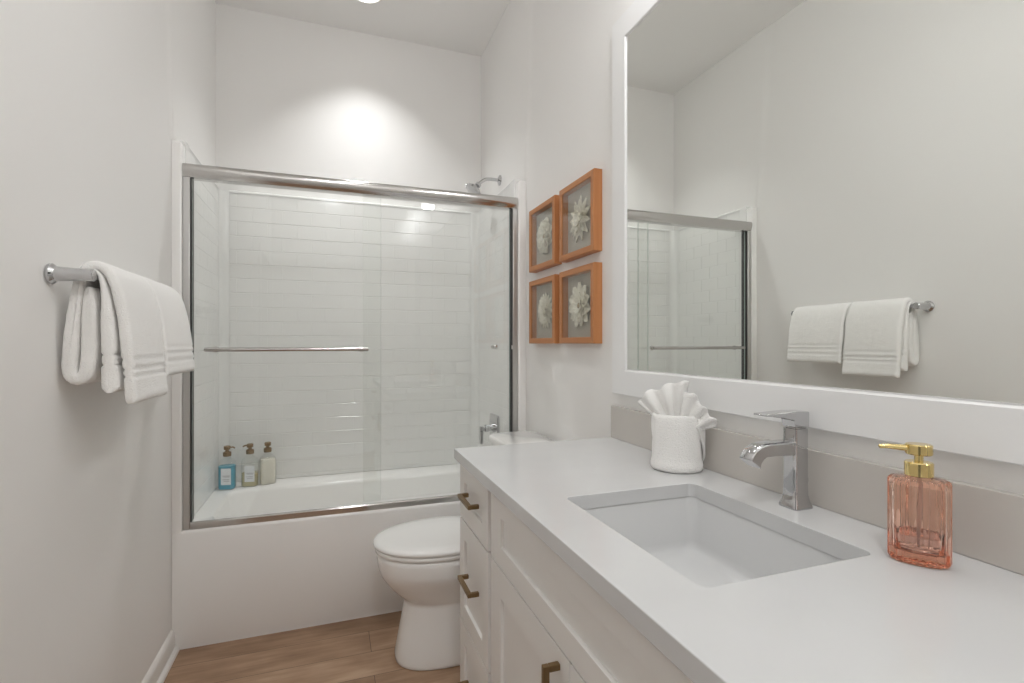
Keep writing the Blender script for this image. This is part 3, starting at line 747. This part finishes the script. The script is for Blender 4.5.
# ------------------------------------------------------------------ four shadow-box pictures
def petal(bm, ang, L, W, r0, lift, tilt, shape, curl, mi=0, nu=7, nv=5):
    """petal in the plane (e, z) with height towards the viewer along h; coordinates local (e, z, h)"""
    ca, sa = math.cos(ang), math.sin(ang)
    rows = []
    for i in range(nu):
        t = i / (nu - 1)
        if shape == 'point': wv = (math.sin(PI * min(1, t * 0.93 + 0.07)) ** 0.75) * (1 - 0.35 * t)
        elif shape == 'round': wv = max(0.02, math.sin(PI * (0.10 + 0.82 * t)) ** 0.55 * (0.55 + 0.45 * t))
        else: wv = max(0.02, math.sin(PI * (0.08 + 0.86 * t)) ** 0.5)
        if i == nu - 1: wv = 0.03 if shape == 'point' else wv * 0.6
        row = []
        for j in range(nv):
            s_ = (j / (nv - 1) - 0.5) * 2
            r = r0 + L * t * math.cos(tilt)
            side = s_ * W / 2 * wv
            h = lift + L * t * math.sin(tilt) + curl * t * t + abs(s_) ** 1.5 * W * 0.16
            if shape == 'ruffle': h += 0.0016 * math.sin(7 * s_ + ang * 5) * t
            row.append((r * ca - side * sa, r * sa + side * ca, h))
        rows.append(row)
    return rows
def flower(kind, R, seed):
    rnd = random.Random(seed)
    P = []
    if kind == 'star':
        for n, L, lift, tilt in ((11, R, 0.0, 0.05), (11, R * 0.84, 0.003, 0.16), (9, R * 0.64, 0.005, 0.32), (7, R * 0.42, 0.006, 0.6), (5, R * 0.22, 0.007, 0.9)):
            o_ = rnd.random()
            for k in range(n): P.append((2 * PI * (k + o_) / n, L * rnd.uniform(0.9, 1.05) * 0.96, R * 0.40, 0.002, lift, tilt, 'point', -0.001))
    elif kind == 'daisy':
        for n, L, lift, tilt in ((17, R, 0.0, 0.04), (15, R * 0.82, 0.003, 0.14), (13, R * 0.60, 0.005, 0.28), (9, R * 0.38, 0.006, 0.5), (6, R * 0.2, 0.007, 0.9)):
            o_ = rnd.random()
            for k in range(n): P.append((2 * PI * (k + o_) / n, L * rnd.uniform(0.94, 1.03) * 0.96, R * 0.30, 0.002, lift, tilt, 'round', 0.001))
    elif kind == 'bloom':
        for n, L, lift, tilt in ((8, R, 0.0, 0.03), (8, R * 0.86, 0.003, 0.10), (7, R * 0.66, 0.0055, 0.18), (6, R * 0.45, 0.008, 0.28)):
            o_ = rnd.random()
            for k in range(n): P.append((2 * PI * (k + o_) / n, L * rnd.uniform(0.95, 1.03) * 0.94, R * 0.80 * (L / R) ** 0.5, 0.003, lift, tilt, 'ruffle', 0.002))
    else:
        for n, L, lift, tilt in ((11, R, 0.0, 0.04), (10, R * 0.82, 0.003, 0.12), (9, R * 0.62, 0.006, 0.22), (7, R * 0.42, 0.008, 0.40)):
            o_ = rnd.random()
            for k in range(n): P.append((2 * PI * (k + o_) / n, L * rnd.uniform(0.88, 1.06) * 0.95, R * 0.52 * (L / R) ** 0.4, 0.003, lift, tilt, 'round', 0.002))
    return P
def picture(y0, y1, z0, z1, kind, R, label, seed, cen, fc=(0, 0)):
    t = thing('shadow_box_picture', label, 'picture', (XR, (y0 + y1) / 2, z0), 0, 'framed paper flower pictures')
    xf, xb, fw = 0.880, XR - 0.0006, 0.024
    bm = new()
    def slab(a, b, c, d, vertical):     # one mitred frame member; four corners outer a,b inner c,d given as (y, z)
        add_loft(bm, [[(xb, *a), (xb, *b), (xb, *d), (xb, *c)], [(xf + 0.003, *a), (xf + 0.003, *b), (xf + 0.003, *d), (xf + 0.003, *c)],
                      [(xf, *lerp(a, c, 0.12)), (xf, *lerp(b, d, 0.12)), (xf, *lerp(d, b, 0.08)), (xf, *lerp(c, a, 0.08))]], mi=vertical)
    def lerp(p, q, k): return (p[0] + (q[0] - p[0]) * k, p[1] + (q[1] - p[1]) * k)
    A, B, Cc, D = (y0, z0), (y1, z0), (y1, z1), (y0, z1)
    a, b, c, d = (y0 + fw, z0 + fw), (y1 - fw, z0 + fw), (y1 - fw, z1 - fw), (y0 + fw, z1 - fw)
    slab(A, B, a, b, 1); slab(D, Cc, d, c, 1); slab(A, D, a, d, 0); slab(B, Cc, b, c, 0)
    obj('frame', bm, [M['frame_wood_v'], M['frame_wood_h']], t, smooth=30)
    obj('backing', bx(XR - 0.0062, XR - 0.0042, y0 + fw, y1 - fw, z0 + fw, z1 - fw), M['linen'], t)
    obj('glazing', bx(xf + 0.004, xf + 0.0055, y0 + fw, y1 - fw, z0 + fw, z1 - fw), M['picture_glass'], t)
    yc, zc = (y0 + y1) / 2 + fc[0], (z0 + z1) / 2 + fc[1]
    bm = new(); hb_ = XR - 0.0085
    for (ang, L, W, r0, lift, tilt, shape, curl) in flower(kind, R, seed):
        rows = petal(bm, ang, L, W, r0, lift, tilt, shape, curl)
        vs = [[bm.verts.new((hb_ - q[2] * 0.9, yc - q[0], zc + q[1])) for q in row] for row in rows]
        for i in range(len(vs) - 1):
            for j in range(len(vs[0]) - 1):
                bm.faces.new((vs[i][j], vs[i][j + 1], vs[i + 1][j + 1], vs[i + 1][j]))
    fl = obj('paper_flower', bm, M['paper'], t, smooth=60, solid=0.0007)
    if cen:
        bm = new()
        add_lathe(bm, (hb_ - 0.006, yc, zc), (-1, 0, 0), [(0, 0.011), (0.005, 0.012), (0.009, 0.009), (0.011, 0.003)], 12)
        obj('flower_centre', bm, M['flower_centre'] if cen == 2 else M['paper'], fl, smooth=60)
picture(1.931, 2.221, 1.568, 1.858, 'bloom', 0.084, 'round ruffled paper bloom in the upper wooden frame beside the shower', 11, 2)
picture(1.594, 1.884, 1.566, 1.860, 'star', 0.088, 'spiky many pointed paper flower in the upper wooden frame nearer the mirror', 5, 0)
picture(1.931, 2.221, 1.232, 1.524, 'daisy', 0.084, 'thin petalled paper daisy in the lower wooden frame beside the shower', 23, 0)
picture(1.594, 1.884, 1.232, 1.524, 'dahlia', 0.090, 'broad petalled paper dahlia in the lower wooden frame nearer the mirror', 37, 2)

# ------------------------------------------------------------------ towel bar and towels
BX, BZ = -0.532, 1.391
tb = thing('towel_bar', 'chrome towel bar with flared round posts on the left wall', 'towel bar', (XL, 1.725, BZ))
for y in (1.426, 2.026):
    p = obj('post', lathe((XL + 0.001, y, BZ), (1, 0, 0), [(0.0, 0.022), (0.003, 0.0235), (0.007, 0.0235), (0.011, 0.020), (0.014, 0.0172), (0.022, 0.0165), (0.050, 0.0150), (0.076, 0.0145), (0.083, 0.0145), (0.0845, 0.0125)], n=32), M['chrome'], tb, smooth=35)
bm = new(); add_tube(bm, [(BX, 1.439, BZ), (BX, 2.012, BZ)], 0.0085, 16)
obj('bar', bm, M['chrome'], tb, smooth=60)

def ribbon(path, thick, y0, y1, seed, ny=34, wave=0.004, band=None, flare=0.0):
    """thick folded cloth: path in (x, z), swept along y with soft edges"""
    pts = catmull([(p[0], p[2] if len(p) > 2 else thick, p[1]) for p in path], 9)
    n = len(pts)
    ln = [0.0]
    for a, b in zip(pts[:-1], pts[1:]): ln.append(ln[-1] + math.hypot(b.x - a.x, b.z - a.z))
    # resample evenly
    step = 0.006; m = max(12, int(ln[-1] / step)); P = []
    k = 0
    for i in range(m + 1):
        s_ = ln[-1] * i / m
        while k < n - 2 and ln[k + 1] < s_: k += 1
        t = (s_ - ln[k]) / max(1e-9, ln[k + 1] - ln[k]); P.append(pts[k].lerp(pts[k + 1], t))
    tot = ln[-1]
    bm = new(); loops = []
    ycols = [0, 0.002, 0.006, 0.012] + [0.012 + (y1 - y0 - 0.024) * j / ny for j in range(1, ny)] + [y1 - y0 - 0.012, y1 - y0 - 0.006, y1 - y0 - 0.002, y1 - y0]
    for yo in ycols:
        ed = min(yo, y1 - y0 - yo)
        ek = 0.35 if ed <= 0 else (0.72 if ed < 0.004 else (0.93 if ed < 0.010 else 1.0))
        y = y0 + yo
        L_, R_ = [], []
        for i, p in enumerate(P):
            q0, q1 = P[max(0, i - 1)], P[min(len(P) - 1, i + 1)]
            t = Vector((q1.x - q0.x, 0, q1.z - q0.z)).normalized(); nrm = Vector((t.z, 0, -t.x))
            s_ = tot * i / m
            th = p.y / 2 * ek
            e2 = min(s_, tot - s_)
            th *= 0.55 if e2 < 0.001 else (0.86 if e2 < 0.007 else 1.0)
            if band:
                for (b0, b1, f) in band:
                    if b0 <= s_ <= b1: th *= f
            nz = noise.noise(Vector((y * 9 + seed, s_ * 7, seed * 1.7)))
            n2 = noise.noise(Vector((y * 60 + seed, s_ * 55, seed * 2.1)))
            off = wave * nz * min(1.0, 0.35 + s_ * 2)
            yy = y + (0.004 * noise.noise(Vector((s_ * 14, seed * 3.3, 1 if yo < (y1 - y0) / 2 else 9))) + flare * max(0, 0.2 - s_) * (yo / (y1 - y0) - 0.5))
            c = Vector((p.x, 0, p.z)) + nrm * off
            a = c + nrm * (th + 0.0010 * n2); b = c - nrm * (th - 0.0010 * n2)
            L_.append((a.x, yy, a.z)); R_.append((b.x, yy, b.z))
        loops.append(L_ + R_[::-1])
    add_loft(bm, loops)
    return bm
bath = thing('bath_towel', 'thick folded white bath towel nearest the viewer on the towel bar', 'towel', (BX, 1.57, BZ), 0, 'white towels on the bar')
T1, T2 = 0.026, 0.022
bands = [(0.0, 0.030, 1.05), (0.064, 0.069, 0.66), (0.069, 0.084, 0.95), (0.084, 0.089, 0.66), (0.106, 0.111, 0.80)]
pa = [(-0.456, 1.086, T1), (-0.461, 1.15, T1), (-0.467, 1.22, T1), (-0.474, 1.29, T1), (-0.484, 1.35, T1), (-0.496, 1.389, 0.024), (-0.511, 1.410, T2), (-0.530, 1.4185, T2), (-0.547, 1.409, T2), (-0.558, 1.382, 0.023), (-0.567, 1.33, 0.027),
      (-0.576, 1.25, 0.030), (-0.581, 1.19, 0.031), (-0.578, 1.158, 0.030), (-0.562, 1.148, 0.029), (-0.547, 1.160, 0.030), (-0.5425, 1.20, 0.032), (-0.5415, 1.27, 0.031), (-0.540, 1.33, 0.026), (-0.5385, 1.366, 0.018)]
obj('outer_layer', ribbon(pa, 0.026, 1.452, 1.700, 3.1, band=bands, wave=0.0035), M['towel'], bath, smooth=80)
pb = [(-0.4985, 1.115, 0.036), (-0.4995, 1.15, 0.037), (-0.5015, 1.20, 0.031), (-0.504, 1.27, 0.028), (-0.5085, 1.34, 0.019), (-0.5150, 1.382, 0.011), (-0.5215, 1.400, 0.008), (-0.532, 1.4055, 0.008), (-0.5425, 1.400, 0.008), (-0.547, 1.385, 0.008)]
bands2 = [(0.066, 0.072, 0.72), (0.072, 0.088, 0.95), (0.088, 0.094, 0.70), (0.0, 0.012, 0.86)]
obj('inner_fold', ribbon(pb, 0.026, 1.448, 1.690, 8.4, band=bands2, wave=0.0012), M['towel'], bath, smooth=80)
hand = thing('hand_towel', 'smaller folded white hand towel beside the shower end of the bar', 'towel', (BX, 1.865, BZ), 0, 'white towels on the bar')
pc = [(-0.455, 1.138, 0.024), (-0.459, 1.19, 0.024), (-0.466, 1.26, 0.024), (-0.475, 1.32, 0.024), (-0.487, 1.372, 0.023), (-0.502, 1.402, 0.022), (-0.519, 1.415, 0.021), (-0.537, 1.413, 0.021), (-0.551, 1.396, 0.021), (-0.561, 1.35, 0.022), (-0.570, 1.28, 0.024), (-0.576, 1.20, 0.025), (-0.577, 1.165, 0.025)]
bands3 = [(0.040, 0.045, 0.66), (0.045, 0.062, 0.95), (0.062, 0.067, 0.66), (0.082, 0.087, 0.80)]
obj('outer_layer', ribbon(pc, 0.024, 1.708, 2.004, 5.7, band=bands3, wave=0.005), M['towel'], hand, smooth=80)
pd = [(-0.492, 1.150, 0.024), (-0.495, 1.22, 0.022), (-0.502, 1.31, 0.018), (-0.5135, 1.378, 0.010), (-0.520, 1.397, 0.008), (-0.531, 1.4045, 0.008), (-0.5425, 1.398, 0.008), (-0.5485, 1.36, 0.012), (-0.550, 1.28, 0.016), (-0.551, 1.21, 0.018)]
obj('inner_fold', ribbon(pd, 0.021, 1.714, 1.996, 2.2, wave=0.0010), M['towel'], hand, smooth=80)

# ------------------------------------------------------------------ washcloth rolled into a cup with a pleated fan
CU = Vector((0.8245, 1.063, CT + 0.0005))
E1 = Vector((0.785, -0.62, 0)); E2 = Vector((0.62, 0.785, 0))
wc = thing('washcloth_fan', 'white washcloth rolled upright with a pleated fan top on the countertop', 'washcloth', tuple(CU))
def oval(z, a, b, jit, n=64, seed=0.0):
    out = []
    for i in range(n):
        t = 2 * PI * i / n
        k = 1 + jit * noise.noise(Vector((math.cos(t) * 2.2, math.sin(t) * 2.2, z * 22 + seed)))
        p = CU + E1 * (a * k * math.cos(t)) + E2 * (b * k * math.sin(t)); p.z = CU.z + z
        out.append(p)
    return out
lps = [oval(z, a, b, j) for z, a, b, j in ((0.0, 0.052, 0.042, 0.03), (0.002, 0.059, 0.047, 0.03), (0.008, 0.0635, 0.051, 0.03), (0.017, 0.0635, 0.051, 0.035), (0.024, 0.0615, 0.0495, 0.035), (0.030, 0.0600, 0.048, 0.04), (0.045, 0.0600, 0.048, 0.05), (0.06, 0.0605, 0.048, 0.05), (0.078, 0.0600, 0.048, 0.055), (0.095, 0.0610, 0.048, 0.05), (0.115, 0.0610, 0.048, 0.05), (0.133, 0.0610, 0.0485, 0.04), (0.140, 0.0595, 0.0475, 0.04), (0.142, 0.055, 0.044, 0.02), (0.139, 0.051, 0.041, 0.02), (0.10, 0.050, 0.040, 0.02), (0.06, 0.046, 0.036, 0.0))]
bm = new(); add_loft(bm, lps)
obj('rolled_cup', bm, M['towel'], wc, smooth=80)
# loose tail of the wrap on the right-hand side
bm = new(); nu, nv = 14, 10
g = []
for i in range(nu + 1):
    t = i / nu
    row = []
    for j in range(nv + 1):
        s_ = j / nv
        ang = math.radians(-38 + 74 * s_)
        a = 0.0625 + 0.007 * s_; b = 0.0515 + 0.004 * s_
        top = 0.139 - 0.004 * (1 - s_); bot = 0.012 + 0.100 * (1 - s_) ** 1.6
        z = bot + (top - bot) * t
        p = CU + E1 * (a * math.cos(ang)) + E2 * (b * math.sin(ang)); p.z = CU.z + z
        row.append(bm.verts.new(p))
    g.append(row)
for i in range(nu):
    for j in range(nv): bm.faces.new((g[i][j], g[i][j + 1], g[i + 1][j + 1], g[i + 1][j]))
obj('wrap_tail', bm, M['towel'], wc, smooth=80, solid=0.006, subsurf=1)
def fan(a0, a1, r_in, r_out, pleats, amp, depth, seed, lean):
    bm = new(); nu, nv = pleats * 10, 16
    g = []
    for i in range(nu + 1):
        u_ = i / nu; ang = math.radians(a0 + (a1 - a0) * u_)
        ro = r_out(u_) if callable(r_out) else r_out
        row = []
        for j in range(nv + 1):
            t = j / nv; r = r_in + (ro - r_in) * t
            pl = amp * (0.25 + 0.75 * t) * math.sin(2 * PI * pleats * u_ + seed)
            dd = depth + lean * t + pl + 0.003 * noise.noise(Vector((u_ * 4, t * 3, seed)))
            r2 = r + 0.004 * t * math.cos(2 * PI * pleats * u_ + seed)
            p = CU + E1 * (r2 * math.sin(ang)) + E2 * dd; p.z = CU.z + 0.085 + r2 * math.cos(ang)
            row.append(bm.verts.new(p))
        g.append(row)
    for i in range(nu):
        for j in range(nv): bm.faces.new((g[i][j], g[i][j + 1], g[i + 1][j + 1], g[i + 1][j]))
    return bm
obj('pleated_fan', fan(-50, 12, 0.012, lambda u_: 0.124 + 0.013 * u_ + 0.004 * math.sin(9 * u_), 3, 0.0095, 0.006, 0.6, -0.004), M['towel'], wc, smooth=80, solid=0.005)
obj('pleated_fan', fan(10, 70, 0.012, lambda u_: 0.116 - 0.020 * u_ + 0.005 * math.sin(7 * u_ + 1), 3, 0.008, -0.016, 2.4, -0.016), M['towel'], wc, smooth=80, solid=0.005)
